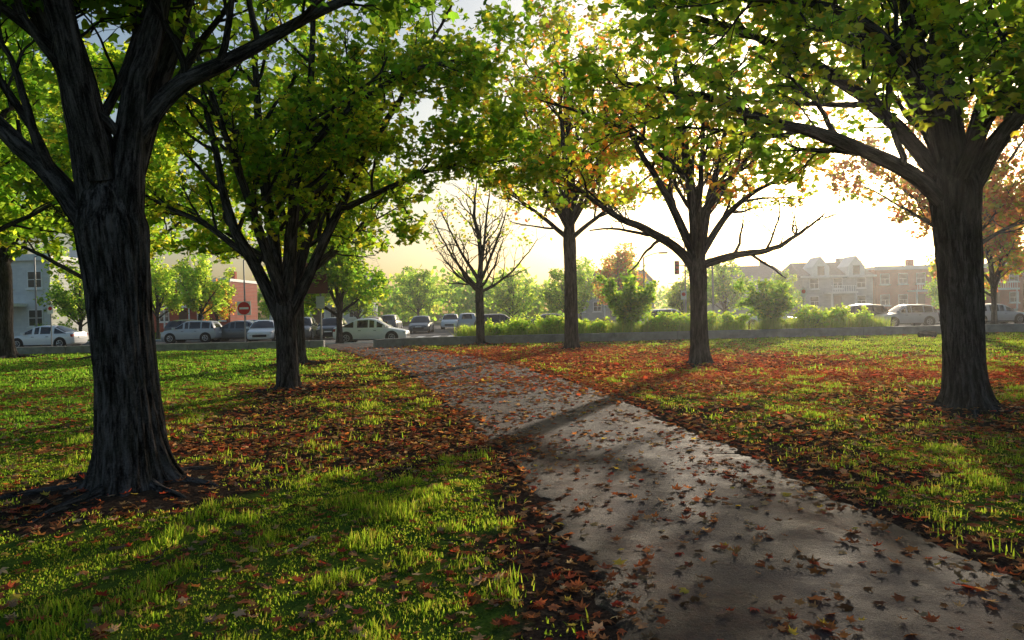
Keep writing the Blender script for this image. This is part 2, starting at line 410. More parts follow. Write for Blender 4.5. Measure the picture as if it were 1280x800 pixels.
    k=(pos[:,2]>zmin+.5*(cl-.5))&(g.random(n)<sstep(gap[0],gap[1],cl)*.9+.1)
    pos=pos[k]; n=len(pos)
    yaw=g.random(n)*6.283; tilt=g.normal(0,.6,n)-.4; roll=g.normal(0,.55,n)
    s=lsize*g.uniform(.65,1.25,n)
    col=pick(pal,n,.3,g)
    big=fbm(pos[:,0]*1.,pos[:,2]+pos[:,1],1.8,11)[:,None]
    col=col*(.7+.6*big)
    me=leafmesh(name+'_leaves',tmpl[0],tmpl[1],pos,rots(yaw,tilt,roll),s,g.uniform(-.3,.6,n),col,M_leaf)
    e=empty(name,(loc[0],loc[1],0))
    obj('trunk_and_branches',A.mesh(name+'_wood',mbk),e); obj('leaves',me,e)
    return e,n
tot=0
t1=[(0,0,0,.30),(-.02,0,.5,.285),(-.04,0,1.2,.262),(-.08,0,2.0,.265),(-.12,0,2.45,.29),(-.14,0,2.8,.21),(-.16,0,3.1,.02)]
L1_=[([(-.18,0,2.05),(-.38,0,2.55),(-.78,.1,3.0),(-1.3,.2,3.45),(-2.3,.5,4.3),(-3.4,.8,5.6)],.115,.02),
 ([(-.16,0,2.3),(-.27,0,3.2),(-.42,-.05,4.0),(-.6,-.1,4.8),(-.7,0,7),(-.6,.1,10)],.20,.02),
 ([(-.0,0,2.2),(.02,.05,3.1),(.09,.1,3.8),(.32,.2,4.7),(.7,.4,6.5),(1,.5,9.5)],.15,.02),
 ([(.06,.1,3.3),(.42,.2,3.8),(1.0,.4,4.2),(1.6,.6,4.7),(2.6,1,5.5),(3.8,1.3,6.4)],.075,.015),
 ([(-.1,.1,2.6),(.0,.9,4.4),(.2,2,7),(.2,2.8,9)],.12,.02),
 ([(-.14,-.1,2.9),(-.2,-.9,5.0),(-.3,-2.0,7.2),(-.3,-3,9)],.10,.02),
 ([(-.38,0,3.7),(-.8,.1,4.5),(-1.5,.2,5.8),(-2.2,.3,8)],.09,.02),
 ([(-.2,0,2.9),(-.62,.25,3.9),(-.95,.4,5),(-1.2,.8,7.5)],.08,.02)]
e,n=build_tree('maple_tree',TREES['T1'],t1,L1_,11,160,190,.030,.7,GREEN,(8,6,4),7,.16,4.4,lim_sides=36,tmpl=(STAR,STAR_F),
   keep=lambda p:p[:,2]>4.2); tot+=n
t2=[(0,0,0,.21),(0,0,.5,.205),(0,0,1.1,.20),(-.03,0,1.7,.235),(-.03,0,2.1,.18),(-.03,0,2.5,.02)]
L2_=[([(-.08,0,1.45),(-.55,.1,2.4),(-1.05,0,3.3),(-1.35,.1,4.4),(-1.7,.2,6),(-2,.2,8.6)],.13,.02),
 ([(-.05,0,1.7),(-.3,.2,3.1),(-.55,.3,5),(-.7,.4,7),(-.9,.4,10)],.14,.02),
 ([(.0,0,1.7),(.15,-.1,3),(.35,-.2,4.6),(.7,-.3,6.5),(.9,-.3,10.5)],.14,.02),
 ([(.08,0,1.6),(.5,.1,2.5),(1.0,.2,3.6),(1.7,.3,4.9),(2.6,.4,6.3),(3.6,.5,8)],.11,.02),
 ([(.05,.1,1.8),(.4,.6,3.4),(.9,1.5,5),(1.3,2.8,7.4)],.10,.02),
 ([(.0,-.1,1.8),(-.3,-.7,3.4),(-.6,-1.6,5),(-.9,-2.8,7)],.10,.02),
 ([(-.85,.1,2.9),(-1.8,.3,3.6),(-2.9,.4,4.2),(-4.0,.3,4.7)],.06,.012),
 ([(1.15,.2,3.8),(2.2,0,4.2),(3.4,-.2,4.6),(4.9,-.3,4.9)],.06,.012),
 ([(.4,-.2,4.8),(1.4,-.5,5.6),(2.7,-.8,6.3),(4.3,-1,6.6)],.07,.012),
 ([(-.6,.3,5),(-1.5,.0,6),(-2.8,-.2,6.8),(-3.8,-.2,7.2)],.07,.012)]
e,n=build_tree('maple_tree',TREES['T2'],t2,L2_,22,90,110,.018,.7,GREEN+YGREEN,(8,7,5),9,.165,2.95,gap=(.32,.54)); tot+=n
t3=[(0,0,0,.23),(0,0,.5,.22),(-.0,0,1.5,.215),(0,0,2.5,.24),(0,0,3.0,.18),(0,0,3.4,.02)]
L3_=[([(-.05,0,2.5),(-.5,0,3.1),(-1.3,-.1,3.6),(-2.2,-.2,4.0),(-3.0,-.2,4.6),(-4.2,-.2,5.4)],.13,.02),
 ([(.1,0,2.7),(1,.1,2.95),(2,.1,3.1),(2.9,.2,3.5),(3.7,.2,4.0)],.10,.015),
 ([(.05,0,2.9),(.9,.2,4.1),(2,.4,4.9),(3.4,.5,5.7)],.09,.015),
 ([(0,0,2.8),(-.1,0,4.2),(-.3,.1,6),(-.6,.2,8.5),(-.7,.2,11)],.16,.02),
 ([(.05,0,2.8),(.35,.2,4.4),(.8,.3,6.2),(1.2,.4,9.5)],.12,.02),
 ([(-.05,0,2.9),(-.75,.3,4.6),(-1.6,.5,6.2),(-2.4,.6,8.4)],.11,.02),
 ([(0,.1,2.8),(.2,1.2,4.5),(.3,2.6,7)],.10,.02),([(0,-.1,2.9),(-.2,-1.1,4.6),(-.4,-2.4,7)],.09,.02),
 ([(.3,.1,4.2),(1.4,-.2,5.6),(2.6,-.4,6.8),(3.6,-.5,7.6)],.07,.015),
 ([(-.2,0,5),(-1.4,-.5,5.9),(-2.8,-.8,6.6),(-4.2,-.9,7.2)],.07,.015)]
e,n=build_tree('maple_tree',TREES['T3'],t3,L3_,33,70,100,.015,.6,MIXED+MIXED+YGREEN,(8,6,4),6,.165,4.3,gap=(.36,.58)); tot+=n
t4=[(0,0,0,.26),(0,0,.5,.25),(0,0,2,.24),(0,0,4.2,.25),(0,0,4.8,.2),(0,0,5.3,.02)]
def fan(z0,h,spread,nn,seed,r=.12,low=.0):
    g=np.random.default_rng(seed); o=[]
    for k in range(nn):
        a=2*np.pi*(k+g.uniform(-.25,.25))/nn*1.0+seed; u=(k*0.618+g.random()*.2)%1
        ex=spread*(1-.7*u); ez=z0+(h-z0)*(.30+.70*u); dz=ez-z0; s=z0-.4+g.uniform(0,.5)+.25*u*(h-z0)*.5
        c,sn=np.cos(a),np.sin(a)
        o.append(([(0,0,s),(c*ex*.28,sn*ex*.28,s+dz*.28-low),(c*ex*.62,sn*ex*.62,s+dz*.6-low),(c*ex,sn*ex,max(ez,s+.5))],r*(1-.35*(1-u)),.015))
    o.append(([(0,0,z0-.4),(.1,.1,z0+(h-z0)*.35),(-.1,.1,z0+(h-z0)*.7),(.1,0,h)],r*1.4,.015))
    return o
e,n=build_tree('maple_tree',TREES['T4'],t4,fan(4.4,13,4.2,11,4,.13),44,60,80,.015,.6,YGREEN+YGREEN+MIXED,(8,6,4),6,.21,5.2,tmpl=(DIA,DIA_F),gap=(.36,.58)); tot+=n
t5=[(0,0,0,.2),(0,0,.5,.19),(0,0,1.5,.18),(0,0,2.6,.19),(0,0,3.1,.14),(0,0,3.5,.02)]
e,n=build_tree('maple_tree',TREES['T5'],t5,fan(2.7,7.6,3.4,9,5,.09,.25),55,40,60,.01,.5,YGREEN+MIXED[:3],(6,5,3),2,.17,4.6,tmpl=(DIA,DIA_F),gap=(.4,.6)); tot+=n
t6=[(0,0,0,.285),(-.01,0,.5,.27),(-.05,0,1.5,.265),(-.11,0,2.7,.285),(-.14,0,3.2,.32),(-.15,0,3.6,.24),(-.15,0,4.0,.02)]
L6_=[([(-.2,0,2.9),(-.8,-.1,3.4),(-1.6,-.2,3.75),(-2.6,-.3,4.05),(-3.8,-.4,4.4),(-5.0,-.5,4.6)],.11,.015),
 ([(-.2,0,3.2),(-.9,.2,4.2),(-1.8,.3,5.0),(-3,.4,5.7),(-4.6,.5,6.2)],.11,.015),
 ([(-.15,0,3.0),(-.2,0,4.2),(-.15,0,5.2),(0,0,7),(.1,.1,10.5)],.25,.02),
 ([(-.2,0,3.3),(-.65,-.2,4.8),(-1.2,-.3,6.4),(-1.7,-.4,9)],.14,.02),
 ([(-.05,0,3.0),(.5,-.1,3.9),(1.3,-.2,4.7),(2.5,-.3,5.5),(3.6,-.3,6.3)],.14,.02),
 ([(-.15,-.1,3.2),(-.3,-1,4),(-.5,-2,4.5),(-.7,-3.4,4.8)],.09,.015),
 ([(-.1,.1,3.2),(.0,1,4.4),(.1,2.2,5.8),(.2,3.2,7.2)],.10,.015),
 ([(.0,0,3.4),(.4,-.3,5),(.9,-.8,6.4),(1.2,-1,9)],.12,.02),
 ([(-.4,-.1,4.1),(-1.5,-.9,4.9),(-2.8,-1.6,5.2),(-4.4,-2.2,5.0)],.075,.012),
 ([(-.6,0,5),(-1.9,.3,6),(-3.4,.5,6.6),(-5.4,.6,6.8)],.08,.012),
 ([(.2,-.3,4.2),(.6,-1.2,4.2),(.5,-2.2,4.0),(.3,-3.1,3.7)],.06,.012)]
e,n=build_tree('maple_tree',TREES['T6'],t6,L6_,66,130,170,.026,.75,GREEN+YGREEN,(8,7,4),8,.15,3.0,gap=(.32,.54)); tot+=n
t7=[(0,0,0,.34),(0,0,1,.32),(0,0,3,.3),(0,0,4,.3),(0,0,4.6,.2),(0,0,5,.02)]
e,n=build_tree('maple_tree',TREES['T7'],t7,fan(4.0,10.5,6.0,13,7,.13),77,40,60,.015,.6,RUST,(7,6,4),7,.24,4.8,tmpl=(DIA,DIA_F),gap=(.36,.58)); tot+=n
t8=[(0,0,0,.42),(0,0,1,.38),(0,0,3,.35),(0,0,4,.36),(0,0,4.6,.2),(0,0,5,.02)]
e,n=build_tree('maple_tree',TREES['T8'],t8,fan(3.9,12,5.0,10,8,.15),88,40,60,.015,.6,GREEN,(6,6,4),7,.26,4.3,tmpl=(DIA,DIA_F)); tot+=n
t9=[(0,0,0,.34),(0,0,1,.31),(0,0,2.6,.31),(0,0,3.2,.2),(0,0,3.6,.02)]
e,n=build_tree('maple_tree',TREES['T9'],t9,fan(2.8,11,5.6,12,9,.13),99,40,60,.015,.6,GREEN+YGREEN[:2],(7,6,5),7,.23,3.2,tmpl=(DIA,DIA_F)); tot+=n
e,n=build_tree('maple_tree',TREES['T10'],t9,fan(2.8,12,6.2,12,12,.13),103,40,60,.015,.6,GREEN+YGREEN,(7,6,5),7,.26,3.3,tmpl=(DIA,DIA_F)); tot+=n
t2b=[(0,0,0,.2),(0,0,1,.19),(0,0,2.6,.18),(0,0,3.2,.12),(0,0,3.6,.02)]
e,n=build_tree('maple_tree',TREES['T2b'],t2b,fan(2.8,10,4.2,10,10,.1),101,40,60,.01,.6,YGREEN+GREEN,(7,6,4),8,.22,3.6,tmpl=(DIA,DIA_F)); tot+=n
print('leaves',tot)

def bg_variant(name,seed,h,spread,z0,pal,r=.12,lv=(5,5,4),leaves=6,ls=.26,zmin=1.5):
    tr=[(0,0,0,r*1.5),(0,0,z0*.5,r*1.3),(0,0,z0,r*1.2),(0,0,z0+.5,.02)]
    e,n=build_tree(name,(0,0),tr,fan(z0,h,spread,8,seed,r),seed,14,12,.0,.3,pal,lv,leaves,ls,zmin,tmpl=(DIA,DIA_F),lim_sides=7,roots=0,l1=(.35,.55))
    return e
def place_copy(e,name,loc,rz,s):
    n=empty(name,loc,rz,(s,s,s))
    for c in list(e.children):
        obj(c.name.split('.')[0],c.data,n)
    return n
LG=[(.14,.21,.04),(.18,.25,.045),(.11,.18,.03),(.22,.25,.05)]
vA=bg_variant('street_tree',201,6,2.4,1.7,GREEN+YGREEN[:3]); vA.location=(-9.6,40.0,0)
vB=bg_variant('street_tree',202,8,3.2,2.2,LG,ls=.3); vB.location=(-26,60,-.1); vB.scale=(.8,.8,.8)
vC=bg_variant('street_tree',203,8,3.4,2.2,RUST+MIXED,ls=.3); vC.location=(10.5,70,-.1); vC.scale=(.85,.85,.85)
vD=bg_variant('street_tree',204,7,3.6,1.6,LG+GREEN,ls=.3); vD.location=(19.5,66,-.1); vD.scale=(.75,.75,.75)
for k,(v_,x,y,s) in enumerate([(vD,-36,60,.8),(vB,-31,63,.8),(vA,-18.5,60,.8),(vD,4.8,64,.7),(vB,-20,76,1.0),(vD,-13,100,1.0),
    (vB,8,84,.85),(vA,27,72,.75),(vC,31.5,47,1.0),(vD,38,62,.6),(vB,-45,70,1.0),(vD,0,78,.75),(vA,14.5,61,.6),(vC,-29.5,72,.6),(vB,24,90,.85),(vD,-56,64,1.1),(vB,58,70,.6),(vA,-14.5,68,.8)]):
    place_copy(v_,'street_tree',(x,y,-.12),k*1.7,s)
g=np.random.default_rng(5); cx=np.concatenate([g.uniform(-170,170,130)]); cy=g.uniform(118,150,130)
hz=4.5+4*g.random(130)+3*(fbm(cx,cx*0,40,5)); pos=[]
for x,y,h in zip(cx,cy,hz):
    k=260; a=unit(g.normal(size=(k,3)))*g.random((k,1))**.4; pos.append(np.array([x,y,h*.5])+a*np.array([4.5,4,h*.52])+g.normal(size=(k,3))*.4)
pos=np.concatenate(pos); n=len(pos)
obj('distant_trees',leafmesh('distant_trees',DIA,DIA_F,pos,rots(g.random(n)*6.28,g.normal(0,.9,n),g.normal(0,.7,n)),g.uniform(.7,1.5,n),g.uniform(0,.5,n),pick(GREEN+LG+LG,n,.3,g),M_leaf))

# ------------------------------------------------------------------ grass
def scatter(n,y0,y1,g,slope=.8,off=2.0):
    y=np.sqrt(g.uniform(y0**2,y1**2,n)); x=g.uniform(-1,1,n)*(slope*y+off); return x,y
BL1=np.array([(-.5,0,0),(.5,0,0),(.38,.25,.55),(-.38,.25,.55),(0,.7,1.0)],float)
BL1F3=np.array([(3,2,4),(0,1,2),(0,2,3)])
def blades(name,n,y0,y1,h,w,seed,clump=.25,lo=.36,hi=.6):
    g=np.random.default_rng(seed); x,y=scatter(n,y0,y1,g)
    gm=grass_mask(x,y); cl=fbm(x,y,clump,seed)
    k=g.random(n)<gm*sstep(lo,hi,cl+.18*gm); x,y=x[k],y[k]; n=len(x); cl=cl[k]; gm=gm[k]
    tall=sstep(.55,.8,vnoise(x,y,.35,seed+4))
    hh=h*g.uniform(.4,1.2,n)*(.6+1.3*tall)*(.7+.5*sstep(.5,.75,cl))
    yaw=g.random(n)*6.283; lean=g.uniform(.1,1.3,n)
    V=np.empty((n,5,3)); c,s=np.cos(yaw)[:,None],np.sin(yaw)[:,None]
    lx=BL1[None,:,0]*w*g.uniform(.6,1.7,(n,1)); ly=BL1[None,:,1]*hh[:,None]*lean[:,None]; lz=BL1[None,:,2]*hh[:,None]*np.sqrt(np.maximum(.12,1-.5*lean**2))[:,None]
    V[...,0]=x[:,None]+lx*c-ly*s; V[...,1]=y[:,None]+lx*s+ly*c; V[...,2]=gz(x,y)[:,None]+lz-.004
    F=(BL1F3[None]+(np.arange(n)*5)[:,None,None]).reshape(-1,3)
    big=fbm(x,y,1.5,33)[:,None]
    far=sstep(-4,-8,x)[:,None]
    pal=np.array([(.14,.235,.024),(.175,.26,.027),(.115,.20,.02),(.21,.27,.033),(.25,.25,.06)]); col=pal[g.integers(0,5,n)]*(.6+.6*g.random((n,1)))*(.7+.6*big)
    col=col*(1-far*.3*np.array([1,.1,0]))
    C=np.repeat(np.concatenate([col,np.ones((n,1))],1),5,0)
    print(name,n)
    return V.reshape(-1,3),F,C
parts=[blades('g1',340000,2.2,8,.05,.008,301,.17,.44,.66),blades('g2',400000,7,18,.052,.012,302,.26,.40,.62),blades('g3',240000,16,34.2,.065,.024,303,.5)]
off=0;Vs=[];Fs=[];Cs=[]
for V,F,C in parts: Vs.append(V);Fs.append(F+off);Cs.append(C);off+=len(V)
obj('grass',np_mesh('grass',np.concatenate(Vs),np.concatenate(Fs),[M_grass],{'Col':('FLOAT_COLOR',np.concatenate(Cs))}))

# ------------------------------------------------------------------ fallen leaves
BROWN=[(.22,.09,.045),(.31,.15,.07),(.14,.07,.04),(.38,.21,.11),(.26,.08,.04),(.18,.13,.095),(.44,.30,.19),(.34,.12,.05)]
REDS=[(.42,.07,.04),(.50,.16,.06),(.32,.05,.03),(.46,.11,.07),(.30,.10,.05),(.52,.23,.11)]
def litter(n,y0,y1,dens,T,F,smin,smax,seed,pal):
    g=np.random.default_rng(seed); x,y=scatter(n,y0,y1,g); k=g.random(n)<dens(x,y); x,y=x[k],y[k]; n=len(x)
    pd=pdist(x,y); inp=pd<-.05
    u=(x-pl(y))/(pr(y)-pl(y)); zp=path_prof(u,x,y)+.010
    z=np.where(pd<.25,np.maximum(zp,gz(x,y)+.014),gz(x,y)+.018)
    s=g.uniform(smin,smax,n)
    big=g.random(n)<.12; s=np.where(big,s*1.35,s); pos=np.stack([x,y,z],1)
    R=rots(g.random(n)*6.28,g.normal(0,.2,n),g.normal(0,.2,n))
    col=pick(pal,n,.4,g); red=red_mask(x,y)[:,None]; col=np.where(g.random((n,1))<red*.95+.2,pick(REDS,n,.3,g),col)
    ye=g.random(n)<.03; col[ye]=(.55,.42,.08)
    V,FF=place(T,F,pos,R,s,g.uniform(-.3,.45,n)*1.0); return V,FF,np.repeat(np.concatenate([col,np.ones((n,1))],1),len(T),0)
def d_near(x,y):
    pd=pdist(x,y); on=pd<0
    edge=np.exp(-(np.abs(pd)/.35)**2)
    cl=fbm(x,y,.8,90); cl2=fbm(x,y,.5,95)
    band=np.exp(-((y-(9.3-.15*x))/2.2)**2)*(x<0)*(x>-6)
    side=.25*(x>3)
    return np.where(on,.13+.24*sstep(.45,.65,cl2)+.4*edge*sstep(.35,.6,cl),.17+.4*edge+.3*sstep(.42,.62,cl)+.35*band+side+.6*red_mask(x,y))
def d_far(x,y):
    on=pdist(x,y)<0
    return np.where(on,.12+.35*red_mask(x,y),.07+1.1*red_mask(x,y))
P_=[litter(27000,2.2,9,d_near,MAPLE,MAPLE_F,.035,.088,401,BROWN),litter(50000,8.5,17,d_near,STAR,STAR_F,.055,.11,402,BROWN),
    litter(95000,13,34,d_far,STAR,STAR_F,.09,.16,403,BROWN)]
off=0;Vs=[];Fs=[];Cs=[]
for V,F,C in P_: Vs.append(V);Fs.append(F+off);Cs.append(C);off+=len(V)
obj('fallen_leaves',np_mesh('fallen_leaves',np.concatenate(Vs),np.concatenate(Fs),[M_litter],{'Col':('FLOAT_COLOR',np.concatenate(Cs))}))
g=np.random.default_rng(8); n=140; x,y=scatter(n,3,14,g); a=g.random(n)*6.28
P=np.empty((n,6,3)); P[:,0]=np.stack([x,y,gz(x,y)+.025],1); d=np.stack([np.cos(a),np.sin(a),a*0],1)
Ln=g.uniform(.08,.5,n)
for k in range(1,6):
    d=unit(d+g.normal(size=d.shape)*.22*np.array([1,1,.1])); P[:,k]=P[:,k-1]+d*(Ln/5)[:,None]
P[:,:,2]=np.clip(P[:,:,2],.02,.09)
A=Acc(); A.add(tubes(P,np.repeat(np.linspace(.006,.002,6)[None],n,0),5)); obj('fallen_twigs',A.mesh('twigs',M_bark))

# ------------------------------------------------------------------ street setting
M_conc=simple('weathered_concrete',(.30,.29,.27),.9,var=.3,scale=3,bmp=.4)
M_side=simple('sidewalk_concrete',(.40,.39,.37),.9,var=.15,scale=2,bmp=.2)
M_asph=simple('street_asphalt',(.07,.07,.072),.85,var=.25,scale=1.2,bmp=.2)
M_paint=simple('road_paint',(.7,.7,.67),.7,var=.15)
M_white=simple('white_trim',(.8,.8,.78),.6,var=.08)
M_glass,nt,out=mat('window_glass'); principled(nt,out,(.03,.04,.05),.08,spec=.6)
M_metal=simple('grey_metal',(.28,.28,.29),.45,metal=.6,var=.1)
M_dark=simple('dark_metal',(.03,.03,.03),.5,var=.1)
b=MB()
for x0,x1,y0 in((-34,-9.3,35.4),):
    x=x0
    while x<x1: b.box(x,min(x+2.98,x1),y0,y0+.32,-.1,.34); x+=3.0
b.obj('low_concrete_wall',[M_conc],bevel=.02)
b=MB()
pts=[(-6.4,33.4),(-5.2,34.3),(-3.6,34.8),(-1,35)]+[(x,35.0-.0*x) for x in range(2,45,3)]
for (ax,ay),(bx,by) in zip(pts[:-1],pts[1:]):
    d=Vector((bx-ax,by-ay)).normalized(); nn=Vector((-d.y,d.x))*.17; e=d*.008
    vs=[(ax+e.x-nn.x,ay+e.y-nn.y),(bx-e.x-nn.x,by-e.y-nn.y),(bx-e.x+nn.x,by-e.y+nn.y),(ax+e.x+nn.x,ay+e.y+nn.y)]
    b.add([(p[0],p[1],-.1) for p in vs]+[(p[0],p[1],.4) for p in vs],[(0,3,2,1),(4,5,6,7),(0,1,5,4),(1,2,6,5),(2,3,7,6),(3,0,4,7)])
b.obj('low_concrete_wall',[M_conc],bevel=.02)
b=MB(); x=-90
while x<90: b.box(x,x+1.49,38.9,40.9,-.2,.0+.0); x+=1.5
b.obj('sidewalk',[M_side],bevel=.01)
b=MB(); b.box(-90,90,40.95,41.12,-.2,-.01); b.box(-90,-14.2,53.0,53.18,-.2,-.01); b.box(-1.8,90,53.0,53.18,-.2,-.01); b.obj('kerb',[M_conc],bevel=.015)
b=MB(); x=-90
while x<90:
    if not(-15.6<x<-2): b.box(x,x+1.49,53.2,55.2,-.2,0)
    x+=1.5
b.obj('sidewalk',[M_side],bevel=.01)
b=MB(); b.box(-300,300,41.12,53.0,-.25,-.135); b.box(-14,-2,53.0,300,-.25,-.139); b.obj('road',[M_asph])
b=MB()
for x in np.arange(-90,90,6): b.box(x,x+3,46.95,47.07,-.134,-.131)
for x in np.arange(-13.4,-2.4,1.1): b.box(x,x+.5,50.2,52.6,-.134,-.131)
b.obj('road_markings',[M_paint])

# cars
M_tyre=simple('tyre_rubber',(.02,.02,.02),.85); M_rim=simple('alloy_rim',(.45,.45,.46),.35,metal=.8,var=.05)
M_cglass,nt,out=mat('car_glass'); principled(nt,out,(.015,.018,.02),.05,spec=.7)
M_red=simple('tail_lamp',(.35,.02,.02),.3); M_lamp=simple('head_lamp',(.6,.6,.6),.15,spec=.7)
def paintm(nm,c): return simple(nm,c,.3,metal=.0,spec=.5,var=.04,scale=2,coat=.6)
CP={'white':paintm('white_car_paint',(.85,.85,.85)),'silver':paintm('silver_car_paint',(.50,.51,.52)),'dark':paintm('dark_car_paint',(.03,.033,.04)),
    'grey':paintm('grey_car_paint',(.13,.14,.15)),'red':paintm('red_car_paint',(.22,.02,.02)),'blue':paintm('blue_car_paint',(.03,.06,.16))}
def loft(b,rings,mf):
    n=len(rings[0]); base=len(b.v)
    for r_ in rings: b.v+= [tuple(p) for p in r_]
    for i in range(len(rings)-1):
        for j in range(n-1):
            b.f.append((base+i*n+j,base+(i+1)*n+j,base+(i+1)*n+j+1,base+i*n+j+1)); b.m.append(mf(i,j))
    for i,rev in((0,False),(len(rings)-1,True)):
        f=[base+i*n+j for j in range(n)]; b.f.append(tuple(f if not rev else f[::-1])); b.m.append(0)
_cm={}
def car_mesh(kind,col):
    if (kind,col) in _cm: return _cm[(kind,col)]
    b=MB(); W=.89
    if kind=='sedan':
        body=[(2.2,.55,.62,.32),(2.14,.66,.76,.22),(1.95,.73,.85,.18),(1.5,.82,.89,.17),(1.0,.90,.89,.17),(0,.93,.89,.17),(-1,.96,.89,.17),(-1.55,1.0,.88,.18),(-1.95,1.0,.84,.22),(-2.1,.94,.78,.3),(-2.15,.75,.72,.36)]
        cab=[(1.15,0),(.45,.42),(.30,.47),(.02,.51),(-.07,.515),(-.70,.49),(-.80,.475),(-.92,.44),(-1.7,.03)]; z0=.92
        pill=[1,3,5,6]; roof=(2,6)
    else:
        body=[(2.15,.66,.70,.34),(2.1,.78,.80,.24),(1.9,.88,.86,.2),(1.4,.96,.89,.2),(.9,1.02,.89,.2),(0,1.04,.89,.2),(-1,1.06,.89,.2),(-1.8,1.06,.87,.22),(-2.05,1.04,.84,.28),(-2.12,.8,.8,.36)]
        cab=[(1.05,0),(.40,.46),(.25,.52),(-.02,.56),(-.10,.56),(-.95,.55),(-1.05,.55),(-1.65,.50),(-1.75,.46),(-2.02,.02)]; z0=1.02
        pill=[1,3,5,7]; roof=(2,8)
    if kind=='hatch':
        body=[(x*.9,z*.95,w,zb) for x,z,w,zb in body]; cab=[(x*.9,h*.95) for x,h in cab]; z0*=.95
    rings=[]
    for x,zt,w,zb in body:
        h=[(0,zb-.02),(w*.86,zb),(w*.96,zb+.06),(w,zb+.18),(w*1.0,(zb+zt)/2+.06),(w*.975,zt-.10),(w*.90,zt-.02),(w*.7,zt+.015),(0,zt+.03)]
        pos=[(x,y,z) for y,z in h]; neg=[(x,-y,z) for y,z in h[::-1][1:-1]]
        rings.append(pos+neg+[pos[0]])
    loft(b,rings,lambda i,j:0)
    rings=[]
    for k,(x,h) in enumerate(cab):
        zt=z0+h; a=min(1,h/.45); wb=W*.93; wt=W*(.93-.20*a)
        bz=z0-.06
        hh=[(wb,bz),(wb-(wb-wt)*.1,bz+.05+.02*h),(wt+.03,zt-.07*a),(wt-.03,zt-.015*a),(wt*.6,zt+.02*a),(0,zt+.035*a)]
        rings.append([(x,y,z) for y,z in hh]+[(x,-y,z) for y,z in hh[::-1][1:]])
    def mf(i,j):
        if j in(4,5): return 0 if roof[0]<=i<roof[1] else 1
        if j in(3,6): return 0 if roof[0]-1<=i<=roof[1] else 1
        if j in(2,7): return 0
        if j in(0,9): return 0
        return 0 if i in pill else 1
    loft(b,rings,mf)
    wb=1.33 if kind!='hatch' else 1.22; wr=.33 if kind!='suv' else .37
    for sx in(wb,-wb):
        for sy in(1,-1):
            b.cyl((sx,sy*.70,wr),(sx,sy*.893,wr),wr+.06,wr+.06,20,2)
            b.cyl((sx,sy*.72,wr),(sx,sy*.905,wr),wr,wr*.98,20,2)
            b.cyl((sx,sy*.8,wr),(sx,sy*.912,wr),wr*.66,wr*.62,14,3)
            for k in range(5):
                t=k*2*math.pi/5; b.cyl((sx+.03*math.cos(t),sy*.915,wr+.03*math.sin(t)),(sx+wr*.6*math.cos(t),sy*.914,wr+wr*.6*math.sin(t)),.035,.02,5,3)
            b.cyl((sx,sy*.85,wr),(sx,sy*.9135,wr),wr*.55,wr*.5,14,2)
    xf=body[1][0]; xr=body[-2][0]; zl=body[2][1]
    for sy in(1,-1):
        b.box(xf-.22,xf+.01,sy*.68-.13,sy*.68+.13,zl-.16,zl-.07,4)
        b.box(xr-.02,xr+.16,sy*.68-.14,sy*.68+.14,body[-2][1]-.22,body[-2][1]-.06,5)
        b.box(.82,1.0,sy*.98-.08,sy*.98+.08,z0-.01,z0+.12,0)
        for dx in(.35,-.55): b.box(dx-.08,dx+.08,sy*.905-.008,sy*.905+.008,z0-.18,z0-.155,2)
    b.box(xf+.01,body[0][0]+.015,-.45,.45,.34,.50,2); b.box(body[-1][0]-.02,body[-1][0]+.02,-.26,.26,.62,.74,6)
    b.box(body[0][0],body[0][0]+.025,-.26,.26,.52,.6,6)
    b.box(-1.0,1.0,-.896,.896,.2,.25,2)
    o=b.obj('tmp',[CP[col],M_cglass,M_tyre,M_rim,M_lamp,M_red,M_white],smooth=True)
    me=o.data; bpy.data.objects.remove(o); _cm[(kind,col)]=me; return me
def car(kind,col,x,y,rz=0,name='parked_car'):
    obj(name,car_mesh(kind,col),None,(x,y,-.135),math.radians(rz))
car('sedan','white',-8.4,43.0,0,'parked_car')
car('sedan','white',-29.6,45.8,180)
car('hatch','silver',-22.4,50.5,180); car('suv','dark',-25.6,57,85); car('sedan','grey',-19.6,51.6,180)
car('sedan','white',-17.2,50.0,-80); car('suv','grey',-14.9,51,-82); car('hatch','dark',-13.0,52,-85); car('sedan','blue',-20.9,58,-85)
car('suv','silver',-17.9,60,-85); car('sedan','dark',-38,50.8,0)
car('sedan','grey',-7.8,62,-90); car('suv','silver',-4.0,66,90); car('hatch','white',-6.3,74,-90); car('sedan','dark',-4.0,76,90); car('suv','grey',-11.8,70,90);car('sedan','red',-11.6,60,90)
car('suv','white',11.3,51.3,0); car('sedan','grey',3.0,51.6,0); car('hatch','dark',-.8,51.4,0)
car('suv','dark',24.6,51.6,180); car('hatch','silver',27.4,50.2,180); car('sedan','silver',34.4,51.5,0); car('sedan','white',18.3,51.6,0)
car('suv','grey',38.6,50.2,180); car('sedan','dark',31.5,56.5,10)

